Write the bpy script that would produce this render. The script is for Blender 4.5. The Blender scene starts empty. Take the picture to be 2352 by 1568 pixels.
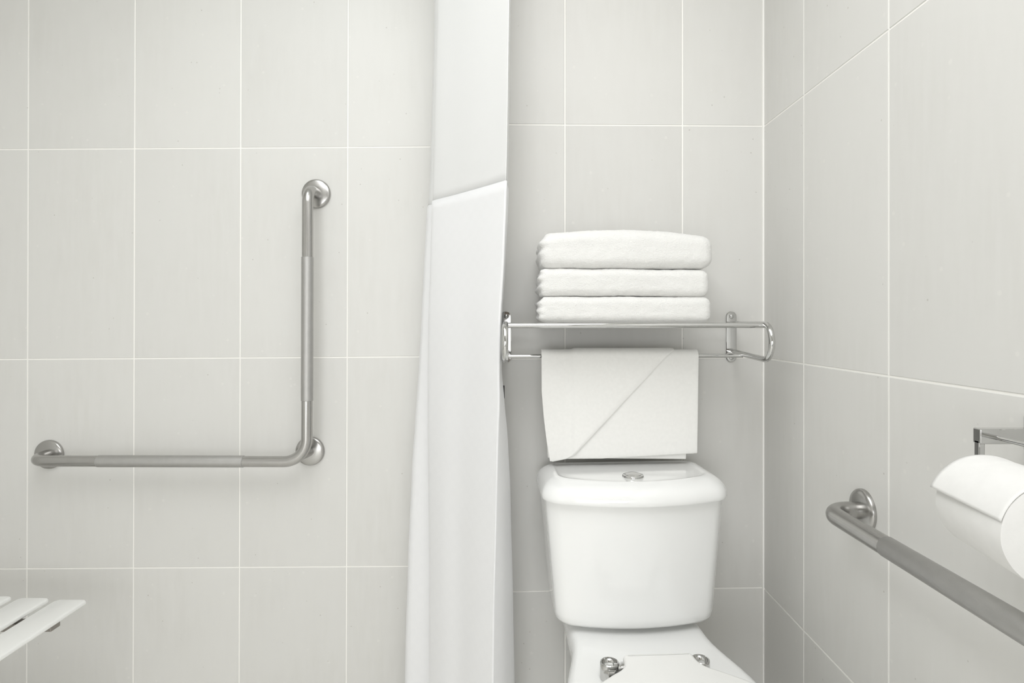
import bpy, bmesh, math, random
from mathutils import Vector, Matrix, noise as mnoise
random.seed(7)
scene = bpy.context.scene
COL = scene.collection

# ------------------------------------------------------------------ camera
F_PX, CX, HY, EYE = 1390.0, 1175.0, 738.0, 1.15
cam_d = bpy.data.cameras.new('camera'); cam = bpy.data.objects.new('camera', cam_d)
COL.objects.link(cam); scene.camera = cam
cam.location = (0, 0, EYE); cam.rotation_euler = (math.pi/2, 0, 0)
cam_d.sensor_width = 36.0; cam_d.lens = 36.0*F_PX/2352.0
cam_d.shift_x = 1.0/2352.0; cam_d.shift_y = -46.0/2352.0
cam_d.clip_start = 0.02

def P(px, py, z):            # point of the room seen at a picture position, at distance z in front of the eye
    return Vector(((px-CX)/F_PX*z, z, EYE-(py-HY)/F_PX*z))
def PX(px, z): return (px-CX)/F_PX*z
def PZ(py, z): return EYE-(py-HY)/F_PX*z

# ------------------------------------------------------------------ world, lamps, exposure
w = bpy.data.worlds.new('world'); scene.world = w; w.use_nodes = True
w.node_tree.nodes['Background'].inputs[0].default_value = (0.9, 0.93, 1, 1)
w.node_tree.nodes['Background'].inputs[1].default_value = 0.2
scene.view_settings.view_transform = 'Standard'
scene.view_settings.look = 'None'
scene.view_settings.gamma = 1.0
scene.view_settings.use_curve_mapping = False
scene.view_settings.exposure = -0.08

def area(name, loc, target, sx, sy, power, color=(1, 1, 1), shape='RECTANGLE', spread=math.pi):
    d = bpy.data.lights.new(name, 'AREA'); d.shape = shape; d.size = sx; d.size_y = sy
    d.energy = power; d.color = color; d.spread = spread
    o = bpy.data.objects.new(name, d); COL.objects.link(o); o.location = loc
    o.rotation_euler = (Vector(target)-Vector(loc)).to_track_quat('-Z', 'Y').to_euler()
    return o
CEIL = 2.44
area('shower_downlight', (-0.58, 1.02, CEIL-0.03), (-0.60, 1.10, 0), 0.45, 0.45, 2.8, (0.94, 0.99, 1.0), 'DISK')
area('room_downlight', (0.10, 0.80, CEIL-0.03), (0.14, 0.88, 0), 0.45, 0.45, 1.0, (1, 0.985, 0.95), 'DISK')
area('ceiling_panel', (-0.15, 0.15, CEIL-0.03), (-0.15, 0.15, 0), 1.3, 1.2, 24.0, (0.985, 0.99, 1.0))
area('low_front_fill', (-0.25, -1.70, 0.70), (-0.15, 1.4, 0.30), 1.7, 1.3, 30.0, (0.97, 0.985, 1.0))  # added soft fill low behind the viewer, no real source; lifts the lower walls
scene.cycles.max_bounces = 16; scene.cycles.diffuse_bounces = 12; scene.cycles.glossy_bounces = 8

# ------------------------------------------------------------------ materials
def newmat(name):
    m = bpy.data.materials.new(name); m.use_nodes = True
    nt = m.node_tree; b = nt.nodes['Principled BSDF']
    return m, nt, b
def simple(name, col, rough=0.5, metal=0.0, **kw):
    m, nt, b = newmat(name)
    b.inputs['Base Color'].default_value = (*col, 1); b.inputs['Roughness'].default_value = rough
    b.inputs['Metallic'].default_value = metal
    for k, v in kw.items(): b.inputs[k].default_value = v
    return m
def nd(nt, t, **kw):
    n = nt.nodes.new(t)
    for k, v in kw.items():
        if k in n.inputs: n.inputs[k].default_value = v
        else: setattr(n, k, v)
    return n
def mix(nt, fac, a, b):
    n = nt.nodes.new('ShaderNodeMix'); n.data_type = 'RGBA'
    for sock, v in ((n.inputs[0], fac), (n.inputs[6], a), (n.inputs[7], b)):
        if hasattr(v, 'links'): nt.links.new(v, sock)
        else: sock.default_value = v
    return n.outputs[2]
def ramp(nt, src, p0, p1, c0=(0, 0, 0, 1), c1=(1, 1, 1, 1)):
    r = nt.nodes.new('ShaderNodeValToRGB'); nt.links.new(src, r.inputs[0])
    e = r.color_ramp.elements; e[0].position = p0; e[1].position = p1; e[0].color = c0; e[1].color = c1
    return r.outputs[0]

def tile_material():
    m, nt, b = newmat('porcelain_tile'); L = nt.links
    geo = nd(nt, 'ShaderNodeNewGeometry'); oi = nd(nt, 'ShaderNodeObjectInfo')
    sc = nd(nt, 'ShaderNodeVectorMath', operation='SCALE'); sc.inputs[0].default_value = (13, 7, 9)
    L.new(oi.outputs['Random'], sc.inputs['Scale'])
    ad = nd(nt, 'ShaderNodeVectorMath', operation='ADD'); L.new(geo.outputs['Position'], ad.inputs[0]); L.new(sc.outputs[0], ad.inputs[1])
    n1 = nd(nt, 'ShaderNodeTexNoise', Scale=5.0, Detail=4.0); L.new(ad.outputs[0], n1.inputs['Vector'])
    mp = nd(nt, 'ShaderNodeMapping'); mp.inputs['Scale'].default_value = (60, 60, 9); L.new(ad.outputs[0], mp.inputs['Vector'])
    n2 = nd(nt, 'ShaderNodeTexNoise', Scale=1.0, Detail=3.0); L.new(mp.outputs[0], n2.inputs['Vector'])
    c = mix(nt, ramp(nt, n1.outputs['Fac'], .35, .65), (0.622, 0.617, 0.596, 1), (0.640, 0.636, 0.617, 1))
    c = mix(nt, ramp(nt, n2.outputs['Fac'], .35, .7), c, (0.641, 0.637, 0.618, 1))
    var = nd(nt, 'ShaderNodeMapRange'); var.inputs['To Min'].default_value = 0.975; var.inputs['To Max'].default_value = 1.025
    L.new(oi.outputs['Random'], var.inputs['Value'])
    mu = nd(nt, 'ShaderNodeVectorMath', operation='SCALE'); L.new(c, mu.inputs[0]); L.new(var.outputs[0], mu.inputs['Scale'])
    vo = nd(nt, 'ShaderNodeTexVoronoi', Scale=34.0); L.new(ad.outputs[0], vo.inputs['Vector'])
    sp = ramp(nt, vo.outputs['Distance'], .035, .075, (1, 1, 1, 1), (0, 0, 0, 1))
    n3 = nd(nt, 'ShaderNodeTexNoise', Scale=14.0); L.new(ad.outputs[0], n3.inputs['Vector'])
    gate = ramp(nt, n3.outputs['Fac'], .52, .60)
    mg = nd(nt, 'ShaderNodeMath', operation='MULTIPLY'); L.new(sp, mg.inputs[0]); L.new(gate, mg.inputs[1])
    mg2 = nd(nt, 'ShaderNodeMath', operation='MULTIPLY'); L.new(mg.outputs[0], mg2.inputs[0]); mg2.inputs[1].default_value = 0.55
    c = mix(nt, mg2.outputs[0], mu.outputs[0], (0.33, 0.31, 0.28, 1))
    vo2 = nd(nt, 'ShaderNodeTexVoronoi', Scale=21.0)
    ad2 = nd(nt, 'ShaderNodeVectorMath', operation='ADD'); ad2.inputs[1].default_value = (3.3, 1.7, 5.1); L.new(ad.outputs[0], ad2.inputs[0]); L.new(ad2.outputs[0], vo2.inputs['Vector'])
    sp2 = ramp(nt, vo2.outputs['Distance'], .05, .10, (1, 1, 1, 1), (0, 0, 0, 1))
    mg3 = nd(nt, 'ShaderNodeMath', operation='MULTIPLY'); L.new(sp2, mg3.inputs[0]); mg3.inputs[1].default_value = 0.35
    c = mix(nt, mg3.outputs[0], c, (0.72, 0.71, 0.68, 1))
    L.new(c, b.inputs['Base Color'])
    b.inputs['Roughness'].default_value = 0.42; b.inputs['Specular IOR Level'].default_value = 0.35
    bp = nd(nt, 'ShaderNodeBump', Strength=0.03, Distance=0.002); L.new(n2.outputs['Fac'], bp.inputs['Height']); L.new(bp.outputs[0], b.inputs['Normal'])
    return m
def cloth_material(name, col, scale, strength, sheen=0.3, transl=0.0):
    m, nt, b = newmat(name); L = nt.links
    tc = nd(nt, 'ShaderNodeTexCoord')
    n = nd(nt, 'ShaderNodeTexNoise', Scale=scale, Detail=3.0, Roughness=0.65); L.new(tc.outputs['Object'], n.inputs['Vector'])
    n2 = nd(nt, 'ShaderNodeTexNoise', Scale=scale*.12, Detail=2.0); L.new(tc.outputs['Object'], n2.inputs['Vector'])
    L.new(mix(nt, ramp(nt, n2.outputs['Fac'], .3, .7), (*[c*.97 for c in col], 1), (*col, 1)), b.inputs['Base Color'])
    b.inputs['Roughness'].default_value = 0.95; b.inputs['Specular IOR Level'].default_value = 0.1
    b.inputs['Sheen Weight'].default_value = sheen; b.inputs['Sheen Roughness'].default_value = 0.6
    bp = nd(nt, 'ShaderNodeBump', Strength=strength, Distance=0.002); L.new(n.outputs['Fac'], bp.inputs['Height']); L.new(bp.outputs[0], b.inputs['Normal'])
    if transl: 
        t = nd(nt, 'ShaderNodeBsdfTranslucent'); t.inputs['Color'].default_value = (*col, 1)
        mx = nd(nt, 'ShaderNodeMixShader'); mx.inputs[0].default_value = transl
        out = nt.nodes['Material Output']; L.new(b.outputs[0], mx.inputs[1]); L.new(t.outputs[0], mx.inputs[2]); L.new(mx.outputs[0], out.inputs['Surface'])
    return m
def curtain_material(name, ca, cb, transl):
    m, nt, b = newmat(name); L = nt.links
    uv = nd(nt, 'ShaderNodeUVMap')
    vo = nd(nt, 'ShaderNodeTexChecker', Scale=52.0); L.new(uv.outputs[0], vo.inputs['Vector'])
    c = mix(nt, vo.outputs['Fac'], (*ca, 1), (*cb, 1)); L.new(c, b.inputs['Base Color'])
    b.inputs['Roughness'].default_value = 0.7; b.inputs['Specular IOR Level'].default_value = 0.2; b.inputs['Sheen Weight'].default_value = 0.15
    n = nd(nt, 'ShaderNodeTexNoise', Scale=700.0); tc = nd(nt, 'ShaderNodeTexCoord'); L.new(tc.outputs['Object'], n.inputs['Vector'])
    bp = nd(nt, 'ShaderNodeBump', Strength=0.08, Distance=0.001); L.new(n.outputs['Fac'], bp.inputs['Height']); L.new(bp.outputs[0], b.inputs['Normal'])
    t = nd(nt, 'ShaderNodeBsdfTranslucent'); t.inputs['Color'].default_value = (*cb, 1)
    mx = nd(nt, 'ShaderNodeMixShader'); mx.inputs[0].default_value = transl
    out = nt.nodes['Material Output']; L.new(b.outputs[0], mx.inputs[1]); L.new(t.outputs[0], mx.inputs[2]); L.new(mx.outputs[0], out.inputs['Surface'])
    return m
def steel_material(name, col, rough, knurl=False):
    m, nt, b = newmat(name); L = nt.links
    tc = nd(nt, 'ShaderNodeTexCoord')
    n = nd(nt, 'ShaderNodeTexNoise', Scale=60.0, Detail=4.0); L.new(tc.outputs['Object'], n.inputs['Vector'])
    L.new(mix(nt, n.outputs['Fac'], (*[c*.92 for c in col], 1), (*[c*1.06 for c in col], 1)), b.inputs['Base Color'])
    b.inputs['Metallic'].default_value = 1.0; b.inputs['Roughness'].default_value = rough
    n2 = nd(nt, 'ShaderNodeTexNoise', Scale=1500.0 if knurl else 900.0, Detail=2.0); L.new(tc.outputs['Object'], n2.inputs['Vector'])
    bp = nd(nt, 'ShaderNodeBump', Strength=0.5 if knurl else 0.06, Distance=0.0006); L.new(n2.outputs['Fac'], bp.inputs['Height']); L.new(bp.outputs[0], b.inputs['Normal'])
    return m
M_TILE = tile_material()
M_GROUT = simple('white_grout', (0.86, 0.85, 0.82), 0.85)
M_PAINT = simple('wall_paint', (0.74, 0.73, 0.70), 0.8)
M_CEIL = simple('ceiling_paint', (0.82, 0.82, 0.80), 0.9)
M_FLOOR = simple('floor_tile', (0.80, 0.79, 0.76), 0.5)
M_DOOR = simple('door_wood', (0.13, 0.10, 0.075), 0.45)
M_CHROME = simple('chrome', (0.60, 0.60, 0.592), 0.07, 1.0)
M_STEEL = steel_material('brushed_steel', (0.46, 0.453, 0.44), 0.27)
M_KNURL = steel_material('knurled_steel', (0.475, 0.47, 0.46), 0.42, True)
M_CERAM = simple('white_ceramic', (0.80, 0.805, 0.80), 0.10, 0.0, **{'Coat Weight': 0.5, 'Coat Roughness': 0.03})
M_PLAST = simple('white_plastic', (0.78, 0.78, 0.765), 0.28)
M_SLAT = simple('white_slat_plastic', (0.80, 0.805, 0.79), 0.35)
M_TERRY = cloth_material('white_terry', (0.745, 0.742, 0.727), 300.0, 0.9, 0.35)
M_FLAT = cloth_material('white_flat_weave', (0.80, 0.797, 0.778), 1100.0, 0.08, 0.2)
M_PAPER = cloth_material('tissue_paper', (0.71, 0.707, 0.695), 500.0, 0.12, 0.0)
M_CARD = simple('card_core', (0.55, 0.48, 0.38), 0.9)
M_CURT = curtain_material('curtain_fabric', (0.797, 0.800, 0.810), (0.802, 0.805, 0.815), 0.08)
M_SHEER = curtain_material('curtain_sheer', (0.80, 0.803, 0.80), (0.80, 0.803, 0.80), 0.18)
M_BLACK = simple('black_plastic', (0.012, 0.012, 0.012), 0.5)
M_DARKTUBE = simple('grey_tube', (0.30, 0.28, 0.26), 0.45, 0.6)
M_SILIC = simple('white_caulk', (0.86, 0.855, 0.83), 0.6)

# ------------------------------------------------------------------ helpers
def link(name, me, mat, parent=None, smooth=False, loc=None):
    o = bpy.data.objects.new(name, me); COL.objects.link(o)
    if mat: me.materials.append(mat)
    if smooth:
        for p in me.polygons: p.use_smooth = True
    if loc is not None: o.location = loc
    if parent: o.parent = parent
    return o
def mesh(name, verts, faces, mat, parent=None, smooth=False, recentre=True):
    vs = [Vector(v) for v in verts]
    c = Vector((0, 0, 0))
    if recentre:
        lo = Vector([min(v[i] for v in vs) for i in range(3)]); hi = Vector([max(v[i] for v in vs) for i in range(3)]); c = (lo+hi)/2
    me = bpy.data.meshes.new(name); me.from_pydata([v-c for v in vs], [], faces); me.update()
    bm = bmesh.new(); bm.from_mesh(me); bmesh.ops.recalc_face_normals(bm, faces=bm.faces); bm.to_mesh(me); bm.free()
    loc = c
    if parent: loc = c - base(parent)
    return link(name, me, mat, parent, smooth, loc)
def base(o):
    p = Vector(o.location)
    return p + base(o.parent) if o.parent else p
def empty(name, loc, label=None, cat=None, group=None):
    o = bpy.data.objects.new(name, None); COL.objects.link(o); o.location = loc; o.empty_display_size = 0.05
    tag(o, label, cat, group); return o
def tag(o, label=None, cat=None, group=None, kind=None):
    if label: o['label'] = label
    if cat: o['category'] = cat
    if group: o['group'] = group
    if kind: o['kind'] = kind
    return o
def bevel(o, wd, seg=2, angle=0.6):
    m = o.modifiers.new('bevel', 'BEVEL'); m.width = wd; m.segments = seg; m.limit_method = 'ANGLE'; m.angle_limit = angle; return o
def box(name, lo, hi, mat, parent=None, bw=0.0, smooth=False):
    x0, y0, z0 = lo; x1, y1, z1 = hi
    v = [(x0,y0,z0),(x1,y0,z0),(x1,y1,z0),(x0,y1,z0),(x0,y0,z1),(x1,y0,z1),(x1,y1,z1),(x0,y1,z1)]
    f = [(0,1,2,3),(4,5,6,7),(0,1,5,4),(1,2,6,5),(2,3,7,6),(3,0,4,7)]
    o = mesh(name, v, f, mat, parent, smooth)
    if bw: bevel(o, bw)
    return o
def loft(rings, cap=True, closed=True):
    v = []; f = []; n = len(rings[0])
    for r in rings: v += [tuple(p) for p in r]
    for i in range(len(rings)-1):
        for j in range(n if closed else n-1):
            a = i*n+j; b = i*n+(j+1) % n
            f.append((a, b, b+n, a+n))
    if cap:
        f.append(tuple(range(n))[::-1]); f.append(tuple(range((len(rings)-1)*n, len(rings)*n)))
    return v, f
def fillet(pts, rads, seg=10):
    pts = [Vector(p) for p in pts]; out = [pts[0]]
    for i in range(1, len(pts)-1):
        r = rads[i-1]; p = pts[i]; a = (pts[i-1]-p).normalized(); b = (pts[i+1]-p).normalized()
        ang = a.angle(b)
        if r <= 0 or ang > 3.1: out.append(p); continue
        t = r/math.tan(ang/2); s = p+a*t; e = p+b*t
        c = p+(a+b).normalized()*(r/math.sin(ang/2))
        u = (s-c); v = (e-c); tot = u.angle(v)
        for k in range(seg+1):
            q = k/seg
            out.append(c+(u*math.sin((1-q)*tot)+v*math.sin(q*tot))/math.sin(tot))
    out.append(pts[-1]); return out
def tube_geo(path, r, seg=20, cap=True):
    path = [Vector(p) for p in path]; rings = []
    t0 = (path[1]-path[0]).normalized()
    up = Vector((0, 0, 1)) if abs(t0.z) < .9 else Vector((1, 0, 0))
    nrm = (up-t0*up.dot(t0)).normalized(); prev = t0
    for i, p in enumerate(path):
        if i == 0: t = t0
        elif i == len(path)-1: t = (path[i]-path[i-1]).normalized()
        else: t = ((path[i]-path[i-1]).normalized()+(path[i+1]-path[i]).normalized()).normalized()
        q = prev.rotation_difference(t); nrm = q @ nrm; nrm = (nrm-t*nrm.dot(t)).normalized(); prev = t
        bn = t.cross(nrm); rr = r[i] if isinstance(r, (list, tuple)) else r
        rings.append([p+(nrm*math.cos(2*math.pi*k/seg)+bn*math.sin(2*math.pi*k/seg))*rr for k in range(seg)])
    return loft(rings, cap)
def shade(o, ang=0.7):
    for p in o.data.polygons: p.use_smooth = True
    try: o.data.set_sharp_from_angle(angle=ang)
    except Exception: pass
    return o
def tube(name, path, r, mat, parent=None, seg=20):
    v, f = tube_geo(path, r, seg); return shade(mesh(name, v, f, mat, parent), 0.9)
def lathe(name, prof, origin, axis, mat, parent=None, seg=40):
    """prof: list of (radius, height along the axis)"""
    axis = Vector(axis).normalized(); up = Vector((0, 0, 1)) if abs(axis.z) < .9 else Vector((1, 0, 0))
    u = (up-axis*up.dot(axis)).normalized(); w_ = axis.cross(u); o = Vector(origin)
    rings = [[o+axis*h+(u*math.cos(2*math.pi*k/seg)+w_*math.sin(2*math.pi*k/seg))*max(r, 1e-5) for k in range(seg)] for r, h in prof]
    v, f = loft(rings); return shade(mesh(name, v, f, mat, parent), 0.6)

# ------------------------------------------------------------------ the room shell
RX = 0.643                      # face of the right wall
SY = 1.708                      # face of the shower wall
LX = -1.53                      # face of the left wall
KY = 0.03                       # the wall behind the toilet is a touch out of square
def wy(x): return 1.544-KY*(RX-x)
STEP = -0.08
G = 0.0012; T = 0.008; J = 0.0017
def wall_box(name, pts, depth_dir, mat=M_GROUT):
    """pts: four corners of the visible face, depth_dir: vector to the back face"""
    a = [Vector(p) for p in pts]; d = Vector(depth_dir)
    v = a+[p+d for p in a]
    f = [(0,1,2,3),(4,5,6,7),(0,1,5,4),(1,2,6,5),(2,3,7,6),(3,0,4,7)]
    o = mesh(name, v, f, mat, None, False, recentre=False)
    o['kind'] = 'structure'; return o
def tiles(parent, pos, us, vs, n):
    """pos(u, v) -> point on the tile face; us, vs: joint positions; n: normal into the room; each tile its own mesh"""
    n = Vector(n).normalized(); ch = 0.0009
    for i in range(len(us)-1):
        for j in range(len(vs)-1):
            u0, u1, v0, v1 = us[i]+J, us[i+1]-J, vs[j]+J, vs[j+1]-J
            if u1-u0 < .01 or v1-v0 < .01: continue
            q = [(u0,v0),(u1,v0),(u1,v1),(u0,v1)]; s = [(ch,ch),(-ch,ch),(-ch,-ch),(ch,-ch)]
            back = [pos(*p)-n*(T) for p in q]
            mid = [pos(*p)-n*ch*.6 for p in q]
            front = [pos(p[0]+e[0], p[1]+e[1]) for p, e in zip(q, s)]
            v, f = loft([back, mid, front])
            mesh('tile', v, f, M_TILE, parent)
ZROW_S = [PZ(y, SY) for y in (1303+481.5, 1303, 822, 340, 340-481.5)]
ZROW_S = [0.0] + ZROW_S + [CEIL]
ZROW_T = [0.0, PZ(1350, 1.544), PZ(822, 1.544), PZ(290.5, 1.544), PZ(290.5, 1.544)+.592, CEIL]
ZROW_S = [z for z in ZROW_S if 0 <= z <= CEIL]

# shower wall (back left)
wl = wall_box('wall_back_left', [(LX-.1, SY+G, 0), (STEP, SY+G, 0), (STEP, SY+G, CEIL), (LX-.1, SY+G, CEIL)], (0, .15, 0))
us = [PX(x, SY) for x in (63.5-244*1, 63.5, 308, 551.5, 797.5, 797.5+245, 797.5+490)]
us = [max(LX+.004, u) for u in us]; us[-1] = min(us[-1], STEP)
def pos_s(u, v):
    k = 0 if v < .02 or v > CEIL-.02 else 1
    return Vector((u+.003*(v-1.15)*(1 if u > LX+.02 else 0), SY, v+.0066*(u+.83)*k))
tiles(wl, pos_s, us, ZROW_S, (0, -1, 0))
# toilet wall (back right), standing proud of the shower wall
nb = Vector((KY, -1, 0)).normalized()
wt = wall_box('wall_back_right', [(STEP, wy(STEP)+G, 0), (RX+.1, wy(RX+.1)+G, 0), (RX+.1, wy(RX+.1)+G, CEIL), (STEP, wy(STEP)+G, CEIL)], (0, .3, 0))
us = [STEP]+[PX(x, z) for x, z in ((1298-269, 1.52), (1298, 1.527), (1567.5, 1.537))]+[RX-.0014+J]
us = sorted(u for u in us if u >= STEP)
tiles(wt, lambda u, v: Vector((u, wy(u), v+(.004*(u-.3) if .02 < v < CEIL-.02 else 0))), us, ZROW_T, nb)
# the short return between the two
wr_ = wall_box('wall_return', [(STEP-.012, 1.523, 0), (STEP-.012, SY, 0), (STEP-.012, SY, CEIL), (STEP-.012, 1.523, CEIL)], (.012, 0, 0))
tiles(wr_, lambda u, v: Vector((STEP-.012-G, u, v)), [1.523, SY-.002], ZROW_T, (-1, 0, 0))
# right wall
FY = -1.75
wr = wall_box('wall_right', [(RX+G, FY, 0), (RX+G, 1.56, 0), (RX+G, 1.56, CEIL), (RX+G, FY, CEIL)], (.12, 0, 0))
us = [1.544-.0035+J, 1.332, 1.032]
while us[-1] > FY+.3: us.append(us[-1]-.30)
us.append(FY); us = us[::-1]
tiles(wr, lambda u, v: Vector((RX, u, v)), us, ZROW_T, (-1, 0, 0))
# left wall
wlf = wall_box('wall_left', [(LX-G, FY, 0), (LX-G, SY, 0), (LX-G, SY, CEIL), (LX-G, FY, CEIL)], (-.12, 0, 0))
us = [SY-.004]
while us[-1] > FY+.3: us.append(us[-1]-.30)
us.append(FY); us = us[::-1]
tiles(wlf, lambda u, v: Vector((LX, u, v)), us, ZROW_S, (1, 0, 0))
# front wall with its door, floor and ceiling (behind and around the viewer)
wall_box('wall_front', [(LX-.1, FY, 0), (RX+.1, FY, 0), (RX+.1, FY, CEIL), (LX-.1, FY, CEIL)], (0, -.12, 0), M_PAINT)
d1 = box('door_1', (-0.10, FY-.01, 0), (0.60, FY+.03, 2.03), M_DOOR); d1['kind'] = 'structure'
lathe('door_knob', [(.012, 0), (.012, .03), (.026, .035), (.03, .05), (.024, .065), (0, .07)], (-0.03, FY+.03, 1.0), (0, 1, 0), M_STEEL, d1, 20)
wall_box('floor', [(LX-.1, FY-.1, 0), (RX+.1, FY-.1, 0), (RX+.1, SY+.1, 0), (LX-.1, SY+.1, 0)], (0, 0, -.1), M_FLOOR)
wall_box('ceiling', [(LX-.1, FY-.1, CEIL), (RX+.1, FY-.1, CEIL), (RX+.1, SY+.1, CEIL), (LX-.1, SY+.1, CEIL)], (0, 0, .1), M_CEIL)
# caulk line in the corner
tr = box('trim_1', (RX-.0038, 1.544-.0040, 0), (RX+.003, 1.547, CEIL), M_SILIC); tr['kind'] = 'structure'
# ceiling track that carries the curtain
ct = box('trim_2', (-.155, -.9, CEIL-.03), (-.12, 1.50, CEIL), M_PAINT); ct['kind'] = 'structure'

# ------------------------------------------------------------------ toilet
TX, TY = 0.273, 1.40
toilet = empty('toilet', (TX, TY, 0), 'white two-piece toilet with closed seat lid below the towel rack', 'toilet')
def plan(hw, yb, yf, rc, bow, n=10, rb=None):
    """closed loop, x -hw..hw, back yb (towards the wall), front corner line yf, front bowed forward"""
    rb = rc if rb is None else rb
    pts = []
    def arc(cx, cy, r, a0, a1):
        for k in range(n+1):
            a = a0+(a1-a0)*k/n; pts.append((cx+r*math.cos(a), cy+r*math.sin(a)))
    h = math.pi/2
    arc(hw-rb, yb-rb, rb, 0, h)
    arc(-hw+rb, yb-rb, rb, h, 2*h)
    for k in range(1, 6): pts.append((-hw, yb-rb+(yf+rc-yb+rb)*k/6))
    arc(-hw+rc, yf+rc, rc, 2*h, 3*h)
    for k in range(1, 24): pts.append((-hw+rc+(2*hw-2*rc)*k/24, yf))
    arc(hw-rc, yf+rc, rc, 3*h, 4*h)
    for k in range(1, 6): pts.append((hw, yf+rc+(yb-rb-yf-rc)*k/6))
    out = []
    for x, y in pts:
        t = max(0.0, min(1.0, (yb-rb-y)/max(yb-rb-yf, 1e-4)))
        out.append((x, y-bow*(1-(x/hw)**2)*t))
    return out
def ring(loop, z): return [Vector((TX+x, TY+y, z)) for x, y in loop]
# tank
prof = [(.030, .4885), (.014, .4890), (.005, .4925), (.001, .500), (0, .512)]
rings = []
def tank_loop(t, ins): 
    hw = .1755+(.199-.1755)*t; yf = -.078+(-.085+.078)*t; yb = .098; bow = .030+(.047-.030)*t
    return plan(hw-ins, yb-ins, yf+ins, .030, bow)
for ins, z in prof: rings.append(ring(tank_loop(max(0, (z-.49)/.276), ins), z))
for k in range(1, 15):
    t = .08+(1-.08)*k/14; rings.append(ring(tank_loop(t, 0), .49+.276*t))
v, f = loft(rings); tank = shade(mesh('tank', v, f, M_CERAM, toilet), .8)
# tank lid
prof = [(.016, .7655), (.004, .7640), (.001, .7648), (0, .7675), (.0003, .774), (.002, .782), (.006, .790), (.012, .797), (.019, .8025), (.027, .8065), (.034, .8085), (.038, .8088), (.0405, .8082), (.043, .8070), (.047, .8066), (.06, .8066), (.085, .8066)]
rings = [ring(plan(.206-i, .104-i*.8, -.098+i, max(.012, .036-i*.35), .048), z) for i, z in prof]
v, f = loft(rings); lid = shade(mesh('tank_lid', v, f, M_CERAM, toilet), .9)
bo = lathe('flush_button', [(.0235, 0), (.0235, .0025), (.0225, .0042), (.0195, .0050), (.0185, .0042), (.0180, .0042), (.0172, .0060), (.012, .0082), (.006, .0092), (0, .0094)], (TX-.002, TY-.060, .8066), (0, 0, 1), M_CHROME, lid, 40)
# bowl with rear deck and pedestal
def bowl_loop(z_t, ins):
    """z_t 1 at the rim, 0 at the floor"""
    pts = []
    N = 40; yb = .100; 
    def half(s):       # s forward distance from the deck's back edge, total length .72
        t = s/.72
        if s < .20: wdt = .146+.003*s/.2
        elif s < .40: q = (s-.20)/.20; q = q*q*(3-2*q); wdt = .149+(.184-.149)*q
        else:
            q = (s-.40)/.32; wdt = .184*math.sqrt(max(0, 1-q**2.3))
        return wdt
    L_ = .72; left = []
    for k in range(N+1):
        u = k/N; s = L_*(1-(1-u)**1.6); left.append((s, half(s)))
    w0 = 1 if z_t > .999 else (.62+.38*max(0, z_t)**1.6)
    ln = 1 if z_t > .999 else (.74+.26*max(0, z_t)**1.8)
    loop = []
    for s, h in left: loop.append((max(0.0008*(N-1), h*w0-ins) if s < L_-.001 else 0.0, yb-(s*ln)+(ins if s > .5 else (-ins if s < .01 else 0))))
    R_ = [(x, y) for x, y in loop]; Lf = [(-x, y) for x, y in loop[::-1][1:]]
    return R_+Lf
rings = []
for zt, z, ins in ((0, 0, 0), (0, .02, 0), (.05, .08, 0), (.15, .16, 0), (.35, .24, 0), (.62, .32, 0), (.85, .39, 0), (.985, .43, 0), (1, .448, 0), (1, .462, .001), (1, .470, .004), (1, .475, .009), (1, .4772, .016), (1, .478, .024)):
    rings.append(ring(bowl_loop(zt, ins), z))
v, f = loft(rings); shade(mesh('bowl', v, f, M_CERAM, toilet), .9)
# raised block under the tank
rings = [ring(plan(.135-i, .09-i, -.055+i, .03, .02), z) for i, z in ((-.008, .470), (-.002, .4775), (0, .481), (0, .4895))]
v, f = loft(rings); shade(mesh('tank_seating', v, f, M_CERAM, toilet), .9)
# seat ring and closed lid
def seat_loop(ins, grow=0.0):
    R_ = [(.0, -.232), (.036, -.232), (.060, -.233), (.068, -.240), (.070, -.258), (.078, -.278), (.100, -.296), (.124, -.316), (.148, -.340), (.167, -.372), (.180, -.415), (.185, -.460), (.180, -.510), (.164, -.560), (.135, -.605), (.095, -.640), (.050, -.660), (.0, -.667)]
    out = []; c = Vector((0, -.42))
    fine = []
    for i in range(len(R_)-1):
        p0 = Vector(R_[max(0, i-1)]); p1 = Vector(R_[i]); p2 = Vector(R_[i+1]); p3 = Vector(R_[min(len(R_)-1, i+2)])
        for k in range(4):
            t = k/4
            fine.append(0.5*((2*p1)+(-p0+p2)*t+(2*p0-5*p1+4*p2-p3)*t*t+(-p0+3*p1-3*p2+p3)*t**3))
    fine.append(Vector(R_[-1]))
    full = [p.copy() for p in fine]+[Vector((-p.x, p.y)) for p in fine[::-1][1:-1]]
    n = len(full)
    for i, p in enumerate(full):
        t = (full[(i+1) % n]-full[i-1]).normalized(); nn = Vector((t.y, -t.x))
        if nn.dot(p-c) < 0: nn = -nn
        q = p-nn*ins; out.append((q.x, q.y))
    return out
for nm, z0, z1, gi in (('seat', .481, .497, .004), ('seat_lid', .4985, .5125, 0)):
    h = z1-z0
    pr = [(gi+.006, z0), (gi+.001, z0+.001), (gi, z0+.003), (gi, z1-.008), (gi+.0012, z1-.004), (gi+.004, z1-.0015), (gi+.007, z1-.0003), (gi+.010, z1)]
    rings = [ring(seat_loop(i), z) for i, z in pr]
    v, f = loft(rings); shade(mesh(nm, v, f, M_PLAST, toilet), .9)
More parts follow.
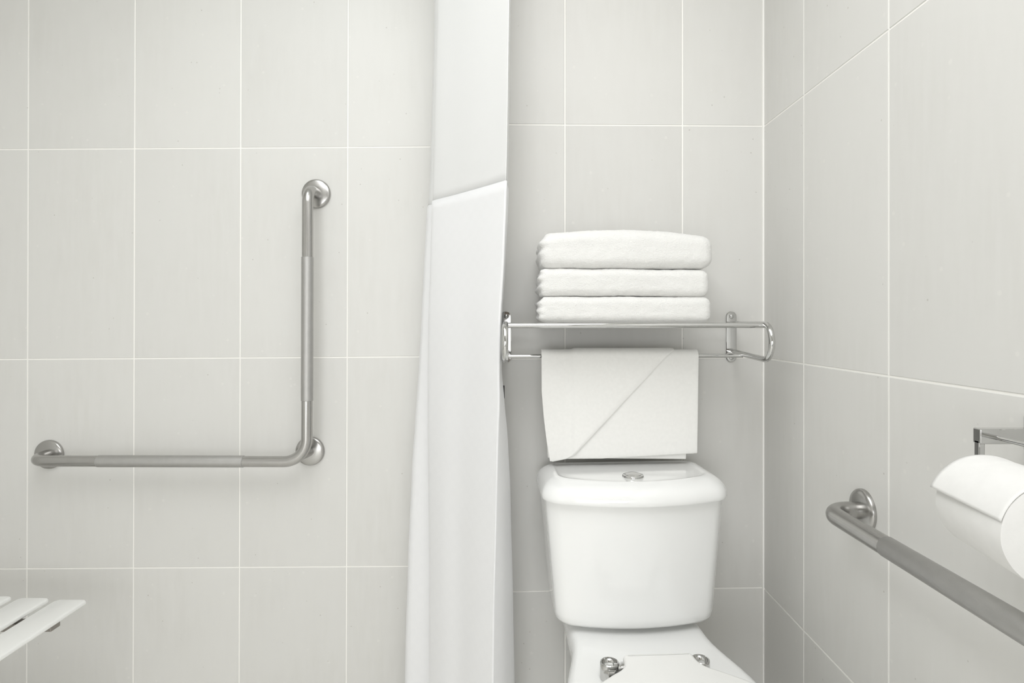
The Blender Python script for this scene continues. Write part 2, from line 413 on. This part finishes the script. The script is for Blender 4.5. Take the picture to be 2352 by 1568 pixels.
# hinges
for sx in (-1, 1):
    hx, hy = TX+(-.097 if sx < 0 else .077), TY-.254
    prof = [(.0175, .478), (.0182, .4795), (.0182, .484), (.0178, .506), (.0172, .5085), (.0160, .5095), (.0148, .5088), (.0140, .5050), (.0120, .5015), (.006, .4995), (0, .499)]
    hg = lathe('hinge', prof, (hx, hy, 0), (0, 0, 1), M_CHROME, toilet, 36)
    v, f = tube_geo([(hx-sx*q, hy, .4955) for q in (.008, .0195, .0197, .0225, .0227, .034)], [.0105, .0105, .0075, .0075, .0112, .0112], 24)
    shade(mesh('hinge_pin', v, f, M_CHROME, hg), .5)
    fw = [Vector((hx+dx, hy+dy, z)) for z in (.478, .5025) for dx, dy in ((-.0172, -.004), (.0172, -.004), (.006, -.030 if z < .49 else -.0225), (-.006, -.030 if z < .49 else -.0225))]
    o = mesh('hinge_foot', fw, [(0,1,2,3),(4,5,6,7),(0,1,5,4),(1,2,6,5),(2,3,7,6),(3,0,4,7)], M_CHROME, hg); bevel(o, .002)
toilet.rotation_euler = (0, -0.006, math.radians(2.6))

# ------------------------------------------------------------------ chrome towel rack
XL, XR = -0.0135, 0.5587
rack = empty('towel_rack', ((XL+XR)/2, wy((XL+XR)/2), 1.11), 'chrome wall-mounted towel rack with shelf above the toilet', 'towel rack')
def RP(x, d, z): return Vector((x, wy(x)-d, z))
for X in (XL, XR):
    # oblong wall plate
    loops = []
    hw, hh = .0133, .0645
    for ins, d in ((0, .0005), (0, .0030), (.0012, .0042), (.004, .0045)):
        lp = []
        for k in range(17): a = math.pi*k/16; lp.append(RP(X+(hw-ins)*math.cos(a), d, 1.111+(hh-hw)+(hw-ins)*math.sin(a)))
        for k in range(17): a = math.pi+math.pi*k/16; lp.append(RP(X+(hw-ins)*math.cos(a), d, 1.111-(hh-hw)+(hw-ins)*math.sin(a)))
        loops.append(lp)
    v, f = loft(loops); pl = shade(mesh('wall_plate', v, f, M_CHROME, rack), .5)
    for z in (1.1625, 1.0585):
        lathe('screw', [(.0058, 0), (.0058, .001), (.0045, .0026), (.002, .0034), (0, .0036)], RP(X, .0044, z), nb, M_CHROME, pl, 20)
    # bent side frame
    path = [RP(X, .003, 1.1435)]
    cz = 1.105; r = .0385
    for k in range(13):
        a = math.pi/2-math.pi*k/12
        path.append(RP(X, .207+.036*math.cos(a), cz+r*math.sin(a)))
    path.append(RP(X, .003, 1.0745))
    tube('side_frame', path, .0068, M_CHROME, rack, 20)
for d in (.207, .155, .103, .051):
    tube('shelf_rail', [RP(XL, d, 1.1415), RP(XR, d, 1.1415)], .0058, M_CHROME, rack, 18)
BARD, BARZ = .078, 1.0670
tube('towel_bar', [RP(XL, BARD, BARZ), RP(XR, BARD, BARZ)], .0048, M_CHROME, rack, 18)

# ------------------------------------------------------------------ folded towels on the shelf
def folded_towel(name, x0, x1, z0, z1, d0, d1, label, seed, arch=0.0, rr=.9, taper=0.0):
    hx, hz, hy = (x1-x0)/2, (z1-z0)/2, (d1-d0)/2
    cx, cz = (x0+x1)/2, (z0+z1)/2
    nx, ny, nz = 80, 34, 22
    verts = {}; vl = []; faces = []
    def vid(i, j, k):
        key = (i, j, k)
        if key not in verts:
            p = Vector((-hx+2*hx*i/nx, -hy+2*hy*j/ny, -hz+2*hz*k/nz))
            r = hz*rr
            inn = Vector((max(-(hx-r), min(hx-r, p.x)), max(-(hy-r), min(hy-r, p.y)), max(-(hz-r), min(hz-r, p.z))))
            d = p-inn
            if d.length > 1e-7: p = inn+d.normalized()*r
            # front and back face fuller than a half round
            verts[key] = len(vl); u = p.x/hx; zc = p.z/hz
            lay = math.cos((zc+.10*math.sin(seed*3+p.y*9))*math.pi*3.3+seed)*(.65+.5*mnoise.noise(Vector((seed*3, p.z*30, p.y*25))))     # folded layers showing at the left end
            wgt = max(0, (-u-.80)/.20)
            p.x += -(.0030*lay-.001)*min(1, wgt*2.2)*(1 if wgt > 0 else 0)
            p.x += .004*mnoise.noise(Vector((seed*9, p.z*40, p.y*20)))*min(1, wgt*2)
            top = max(0, zc)
            p.z += arch*top*(math.cos(u*1.25-.05)-.62)
            p.z += taper*u*top
            q = Vector((p.x*14+seed*5, p.y*14, p.z*22))
            n = mnoise.noise(q)*.0016+mnoise.noise(q*5)*.0007+mnoise.noise(q*19)*.0006
            dd = p.normalized(); p += Vector((dd.x*.6, (p.y/hy)*.9, (p.z/hz)*.9))*n
            x = cx+p.x; vl.append(Vector((x, wy(x)-(d0+d1)/2+p.y, cz+p.z)))
        return verts[key]
    for k in (0, nz):
        for i in range(nx):
            for j in range(ny): faces.append((vid(i, j, k), vid(i+1, j, k), vid(i+1, j+1, k), vid(i, j+1, k)))
    for j in (0, ny):
        for i in range(nx):
            for k in range(nz): faces.append((vid(i, j, k), vid(i+1, j, k), vid(i+1, j, k+1), vid(i, j, k+1)))
    for i in (0, nx):
        for j in range(ny):
            for k in range(nz): faces.append((vid(i, j, k), vid(i, j+1, k), vid(i, j+1, k+1), vid(i, j, k+1)))
    o = mesh(name, vl, faces, M_TERRY, None, True)
    return tag(o, label, 'towel', 'folded towels stacked on the rack shelf')
ZS = 1.1478
zf = 1.335
h1, h2, h3 = PZ(681, zf), PZ(617, zf), PZ(533, zf)
folded_towel('folded_towel', PX(1236, zf), PX(1636, zf), ZS, h1, .022, .205, 'white folded terry towel at the bottom of the stack, lying on the chrome rails', 1.3, .0, .60)
folded_towel('folded_towel', PX(1237, zf), PX(1632, zf), h1+.0006, h2, .020, .203, 'white folded terry towel in the middle of the stack of three', 4.1, .0, .58, -.001)
folded_towel('folded_towel', PX(1239, zf), PX(1641, zf), h2+.0006, h3, .022, .204, 'white folded terry towel on top of the stack, thickest of the three', 2.2, .020, .60, -.003)

# ------------------------------------------------------------------ towel hanging over the bar
ht = empty('hanging_towel', (.265, wy(.265)-BARD, BARZ), 'white flat-woven towel with a diagonal fold hanging over the rack bar', 'towel')
zf = wy(.26)-BARD           # distance of the bar
def drape(name, xl, xr, zb_front, zb_back, rad, thick, x_n=40, wave=.0015, seed=0.):
    """a sheet over the bar: list of columns, each a profile from the front hem over the bar to the back hem"""
    verts = []; faces = []; prof_n = None
    cols = []
    for i in range(x_n+1):
        u = i/x_n; x = xl(u, 0)+(xr(u, 0)-xl(u, 0))*u
        pr = []
        zf_, zb_ = zb_front(u), zb_back(u)
        for k in range(25):
            t = k/24; pr.append((rad, zf_+(BARZ-zf_)*t, t))
        for k in range(1, 12):
            a = math.pi*k/12; pr.append((rad*math.cos(a), BARZ+rad*math.sin(a), 1))
        for k in range(25):
            t = k/24; pr.append((-rad, BARZ+(zb_-BARZ)*t, 1-t))
        col = []
        for d, z, t in pr:
            xx = xl(u, t)+(xr(u, t)-xl(u, t))*u
            n = mnoise.noise(Vector((xx*9+seed, z*4, seed)))*wave*(1.0-t*.8)
            sgn = 1 if d > 0 else -1
            col.append(Vector((xx, wy(xx)-BARD-d-abs(n)*sgn, z)))
        cols.append(col)
    m = len(cols[0])
    for c in cols: verts += c
    for i in range(x_n):
        for j in range(m-1):
            a = i*m+j; faces.append((a, a+1, a+m+1, a+m))
    o = mesh(name, verts, faces, M_FLAT, ht, True)
    s = o.modifiers.new('thickness', 'SOLIDIFY'); s.thickness = thick; s.offset = 0
    bv = o.modifiers.new('round', 'BEVEL'); bv.width = thick*.35; bv.segments = 2; bv.limit_method = 'ANGLE'; bv.angle_limit = 1.0
    return o
def lerp(a, b, t): return a+(b-a)*t
def inter(tab, y):
    for i in range(len(tab)-1):
        (y0, v0), (y1, v1) = tab[i], tab[i+1]
        if y <= y1 or i == len(tab)-2:
            t = (y-y0)/(y1-y0); return v0+(v1-v0)*max(0, min(1, t))
z_in = zf-.010
# inner doubled layer, a little lower and narrower
drape('inner_layer', lambda u, t: PX(lerp(1258, 1249, t), z_in), lambda u, t: PX(lerp(1577, 1590, t), z_in),
      lambda u: PZ(1050+5*u, z_in), lambda u: PZ(1046, z_in), .0078, .0052, seed=3.)
# outer layer
drape('outer_layer', lambda u, t: PX(lerp(1263, 1246, min(1, t*1.4)), z_in-.007), lambda u, t: PX(lerp(1604, 1607, t), z_in-.007),
      lambda u: PZ(1053-11*max(0, (u-.35)/.65), z_in-.007), lambda u: PZ(1048, z_in), .0140, .0048, seed=8.)
# the corner folded across, with its diagonal edge
zo = zf-.021
def folded_corner():
    rows = 46; cols = 44; verts = []; faces = []
    rad = .0182
    for j in range(rows+1):
        t = j/rows                               # 0 bottom, 1 at the back of the bar
        if t < .82:
            q = t/.82; py = 1058+(818-1058)*q; d = rad; 
        else:
            a = (t-.82)/.18*math.pi*.72; py = None
        pyq = py if py is not None else 806
        xl = inter([(806, 1243.5), (900, 1244), (960, 1249), (1010, 1255), (1058, 1263)], pyq)
        if py is not None:
            if py > 1050: xr = lerp(1312, 1268, (py-1050)/8)
            else: xr = 1546-(py-802)*(1546-1312)/(1050-802)
        else: xr = lerp(1531, 1551, min(1, (t-.82)/.07))
        for i in range(cols+1):
            u = i/cols; px = lerp(xl, xr, u)
            step = .0036*max(0, min(1, (px-1314)/6))          # second ply right of the hem line
            edge = max(0, 1-(1-u)/.06) if u > .94 else 0
            if py is not None:
                z = PZ(py, zo); x = PX(px, zo); dd = rad+step-.002*edge
                dd += .002*mnoise.noise(Vector((px*.01, py*.01, 2.0)))*(1-t)
                verts.append(Vector((x, wy(x)-BARD-dd, z)))
            else:
                zc = PZ(818, zo); x = PX(px, zo); rr = rad+step
                verts.append(Vector((x, wy(x)-BARD-rr*math.cos(a), zc+(rr*.80)*math.sin(a))))
    m = cols+1
    for j in range(rows):
        for i in range(cols):
            a = j*m+i; faces.append((a, a+1, a+m+1, a+m))
    o = mesh('folded_corner', verts, faces, M_FLAT, ht, True)
    s = o.modifiers.new('thickness', 'SOLIDIFY'); s.thickness = .0036; s.offset = 0
    bv = o.modifiers.new('round', 'BEVEL'); bv.width = .0014; bv.segments = 2; bv.limit_method = 'ANGLE'; bv.angle_limit = 1.0
    # stitched hem line
    path = []
    for k in range(30):
        py = 815+(1035-815)*k/29; x = PX(1322, zo); path.append(Vector((x, wy(x)-BARD-rad-.0040, PZ(py, zo))))
    tube('hem_stitch', path, .0007, M_FLAT, ht, 8)
folded_corner()

# ------------------------------------------------------------------ shower curtain
curt = empty('shower_curtain', (-.12, 1.45, CEIL-.03), 'white fabric shower curtain gathered into a tall narrow bundle beside the toilet', 'curtain')
KEYS = [(-560, 1004, 1013, 1170, 1176), (0, 997, 1006, 1166, 1173), (250, 991, 1000, 1162, 1170), (370, 988, 997, 1160, 1168), (480, 982, 995, 1157, 1166), (600, 976, 992, 1152, 1160), (740, 970, 988, 1143, 1151),
        (850, 965, 987, 1141, 1151), (900, 962, 987, 1142, 1156), (1000, 956, 987, 1139, 1165), (1100, 950, 988, 1137, 1170), (1350, 941, 990, 1131, 1176), (1568, 935, 990, 1128, 1179), (1850, 930, 990, 1126, 1182)]
def key_at(py):
    n = len(KEYS); i = 0
    while i < n-2 and py > KEYS[i+1][0]: i += 1
    k = [KEYS[max(0, i-1)], KEYS[i], KEYS[i+1], KEYS[min(n-1, i+2)]]
    t = max(0, min(1, (py-k[1][0])/(k[2][0]-k[1][0])))
    t = t*t*(3-2*t)*.35+t*.65
    return [lerp(k[1][c], k[2][c], t) for c in range(1, 5)]
def section(Z):
    py = HY-(Z-EYE)*F_PX/1.45
    L_, V_, Rg, R_ = key_at(py)
    open_ = max(0, min(1, (py-350)/900))
    c = [(PX(V_, 1.64)+.03, 1.690), (PX(L_, 1.64)+.010, 1.675), (PX(L_, 1.63), 1.630), (PX(L_, 1.595)+.004, 1.592), (PX(V_+6, 1.575), 1.572), (PX(V_-1, 1.545), 1.552), (PX(V_+1, 1.535), 1.530),
         (PX(lerp(V_, Rg, .22), 1.48), 1.482-.006*open_), (PX(lerp(V_, Rg, .5), 1.42), 1.420+.008*open_), (PX(lerp(V_, Rg, .8), 1.36), 1.358), (PX(Rg, 1.315), 1.318), (PX(Rg+4, 1.31), 1.312+.004),
         (PX(lerp(Rg, R_, .55), 1.345), 1.345), (PX(R_, 1.40), 1.400), (PX(R_, 1.42)-.012, 1.430), (-.07, 1.465), (-.135, 1.515), (-.16, 1.57)]
    return [Vector(p) for p in c]
def cr(pts, n):
    out = []
    m = len(pts)
    for i in range(m-1):
        p0, p1, p2, p3 = pts[max(0, i-1)], pts[i], pts[i+1], pts[min(m-1, i+2)]
        for k in range(n):
            t = k/n; a = 0.5*((2*p1)+(-p0+p2)*t+(2*p0-5*p1+4*p2-p3)*t*t+(-p0+3*p1-3*p2+p3)*t**3)
            out.append(p1.lerp(p2, t).lerp(a, .75))
    out.append(pts[-1]); return out
def curtain_piece(name, z0, z1, rows, mat, off=0.0):
    verts = []; faces = []; uvs = []
    for j in range(rows+1):
        Z = lerp(z0, z1, j/rows); s = cr(section(Z), 6); acc = 0
        for i, p in enumerate(s):
            if i: acc += (p-s[i-1]).length
            a = s[max(0, i-1)]; b = s[min(len(s)-1, i+1)]; t = (b-a).normalized(); n = Vector((t.y, -t.x))
            w_ = mnoise.noise(Vector((p.x*14, Z*1.6, p.y*9)))*.0018
            q = p+n*(off+w_)
            verts.append(Vector((q.x, q.y, Z))); uvs.append((acc, Z))
    m = len(verts)//(rows+1)
    for j in range(rows):
        for i in range(m-1):
            a = j*m+i; faces.append((a, a+1, a+m+1, a+m))
    o = mesh(name, verts, faces, mat, curt, True)
    ul = o.data.uv_layers.new(name='UVMap')
    for lp in o.data.loops: ul.data[lp.index].uv = uvs[lp.vertex_index]
    sm = o.modifiers.new('thickness', 'SOLIDIFY'); sm.thickness = .0014; sm.offset = 0
    return o
SEAM = 1.4555
curtain_piece('sheer_panel', SEAM-.012, CEIL-.03, 30, M_SHEER)
tag(curtain_piece('fabric_panel', .06, SEAM, 60, M_CURT, .0018), 'opaque lower fabric')
# small black clip peeking out from behind the curtain
c0 = P(1157.5, 900, 1.40)
clip = box('black_strap', (c0.x-.006, 1.400, c0.z-.015), (c0.x+.0015, 1.405, c0.z+.015), M_BLACK, None, .001)
tag(clip, 'thin black strap end peeking out behind the curtain edge below the rack', 'strap')

# ------------------------------------------------------------------ grab bars
def flange(parent, c, n, r=.0405):
    fl = lathe('flange', [(r, 0), (r, .004), (r*.985, .0062), (r*.94, .0082), (r*.80, .0100), (r*.52, .0112), (r*.45, .0114), (0.0, .0114)], c, n, M_STEEL, parent, 48)
    return fl
gb = empty('grab_bar', (-.55, SY, 1.15), 'L-shaped brushed steel grab bar on the shower wall', 'grab bar')
BZ = 1.634
SF = SY-.0006
A = Vector((-.5503, SF, 1.5096)); B = Vector((-1.3025, SF, .7755)); C = Vector((-.5675, SF, .7850))
hz = .7715
path = fillet([A, (-.5503, BZ, 1.5096), (-.5530, BZ, hz), (-1.3025, BZ, hz+.002), (-1.3025, SF, .7755)], [.040, .062, .045], 12)
tube('bar_tube', path, .0148, M_STEEL, gb, 28)
tube('corner_post', [C, (-.5690, 1.665, .7868), (-.5705, BZ+.004, .7885)], .0135, M_STEEL, gb, 24)
for c in (A, B, C): flange(gb, c, (0, -1, 0))
for a, b in (((-.5510, BZ, 1.324), (-.5522, BZ, .936)), ((-.723, BZ, hz+.0005), (-1.1167, BZ, hz+.0015))):
    a = Vector(a); b = Vector(b); d = (b-a).normalized()
    v, f = tube_geo([a, a+d*.0008, b-d*.0008, b], [.0150, .0160, .0160, .0150], 32)
    tag(shade(mesh('knurled_grip', v, f, M_KNURL, gb), .6), 'matt knurled grip section')
gr = empty('grab_bar', (RX, 1.103, .806), 'straight brushed steel grab bar on the right wall under the toilet paper', 'grab bar')
path = fillet([(RX, 1.103, .806), (.573, 1.103, .806), (.573, .25, .806), (RX, .25, .806)], [.042, .042], 12)
tube('bar_tube', path, .0155, M_STEEL, gr, 28)
for y in (1.103, .25): flange(gr, (RX, y, .806), (-1, 0, 0), .0385)
v, f = tube_geo([(.573, .925, .806), (.573, .924, .806), (.573, .43, .806), (.573, .429, .806)], [.0156, .0162, .0162, .0156], 32)
tag(shade(mesh('knurled_grip', v, f, M_KNURL, gr), .6), 'matt knurled grip section')

# ------------------------------------------------------------------ toilet paper and its holder
ZF, ZN, RR = .708, .594, .0535
af = P(2261, 1150, ZF); an = P(2435, 1234, ZN)
ax = (an-af).normalized(); LR = (an-af).length
roll = empty('toilet_paper_roll', af, 'white toilet paper roll with a loose end, on the right wall holder', 'toilet paper')
up = (Vector((0, 0, 1))-ax*ax.z).normalized(); sd = ax.cross(up)
if sd.x > 0: sd = -sd           # sd points out from the wall
def RC(r, a, s): return af+ax*s+(sd*math.cos(a)+up*math.sin(a))*r
rings = []
seg = 64
for r, s in ((.019, .002), (.019, 0), (RR-.002, 0), (RR-.0004, .0006), (RR, .003), (RR, LR*.5), (RR, LR-.003), (RR-.0004, LR-.0006), (RR-.002, LR), (.019, LR), (.019, LR-.002)):
    rings.append([RC(r+(.0006*mnoise.noise(Vector((k*.3, s*30, 1))) if r > .03 else 0), 2*math.pi*k/seg, s) for k in range(seg)])
v, f = loft(rings, cap=False); shade(mesh('paper', v, f, M_PAPER, roll), .7)
v, f = loft([[RC(.0188, 2*math.pi*k/32, s) for k in range(32)] for s in (0, LR)], cap=False)
o = shade(mesh('cardboard_core', v, f, M_CARD, roll), .7); o.modifiers.new('t', 'SOLIDIFY').thickness = -.0012
# loose last sheet
rows = 30; cols = 22; verts = []; faces = []
for j in range(rows+1):
    t = j/rows; a = math.radians(lerp(62, 166, t)); 
    for i in range(cols+1):
        s = LR*(.001+.998*i/cols)
        lift = .0008+.0066*max(0, (t-.25)/.75)**1.5*(1-.9*i/cols)+.0005*mnoise.noise(Vector((i*.35, t*3, 0)))
        verts.append(RC(RR+lift, math.pi-a if False else math.pi-a, s))
# angle 0 is away from the wall; the sheet comes over the top and ends on the room side
m = cols+1
for j in range(rows):
    for i in range(cols):
        a = j*m+i; faces.append((a, a+1, a+m+1, a+m))
o = mesh('loose_sheet', verts, faces, M_PAPER, roll, True); o.modifiers.new('t', 'SOLIDIFY').thickness = .0005

hold = empty('toilet_paper_holder', (RX, .70, 1.01), 'chrome toilet paper holder on the right wall above the grab bar', 'toilet paper holder')
zA = .735
pT, pB = PZ(983, zA), PZ(1018, zA); xA = PX(2243, zA)
for yy, dy in ((zA, 0), (.555, 0)):
    br = box('bracket', (xA, yy-.006, pB), (RX, yy+.006, pT), M_CHROME, hold, .0012)
    box('wall_plate', (RX-.005, yy-.02, pB-.012), (RX, yy+.02, pT+.012), M_CHROME, hold, .0015)
    c = af if yy > .6 else an
    zc = c.z
    box('arm', (xA, yy-.004, zc-.012), (xA+.0075, yy+.004, pB+.004), M_CHROME, br, .001)
tube('spindle', [Vector((xA+.004, zA-.002, af.z)), Vector((af.x, ZF-.004, af.z)), Vector((an.x, ZN+.004, an.z)), Vector((xA+.004, .557, an.z))], .006, M_CHROME, hold, 16)
tube('guard_rod', [Vector((PX(2278, zA-.004), zA-.004, PZ(1001, zA))), Vector((PX(2278, zA-.004), .558, PZ(1001, zA)))], .0028, M_CHROME, hold, 14)

# ------------------------------------------------------------------ shower seat
seat = empty('shower_bench', (LX, 1.27, .45), 'white slatted fold-down shower seat on the left below the grab bar', 'shower seat')
def slat(x_right, zt, y0, y1, wd=.079, th=.011):
    loops = []
    for ins, z in ((.003, zt-th), (0, zt-th+.003), (0, zt-.004), (.0012, zt-.0015), (.004, zt)):
        lp = []; r = .012
        x0, x1, a0, a1 = x_right-wd+ins, x_right-ins, y0+ins, y1-ins
        for cx, cy, s in ((x1-r, a1-r, 0), (x0+r, a1-r, 1), (x0+r, a0+r, 2), (x1-r, a0+r, 3)):
            for k in range(7):
                a = math.pi/2*(s+k/6); lp.append(Vector((cx+r*math.cos(a), cy+r*math.sin(a), z)))
        loops.append(lp)
    v, f = loft(loops); return shade(mesh('slat', v, f, M_SLAT, seat), .6)
SXR = PX(203, 1.5)
for k in range(5): slat(SXR-.0925*k, .4625+.0042*k, .98, 1.5)
for y in (1.395, 1.09):
    fb = box('frame_tube', (LX+.004, y, .434), (SXR-.013, y+.03, .4515), M_DARKTUBE, seat, .002)
box('hinge_plate', (LX, 1.04, .40), (LX+.006, 1.47, .52), M_DARKTUBE, seat, .002)
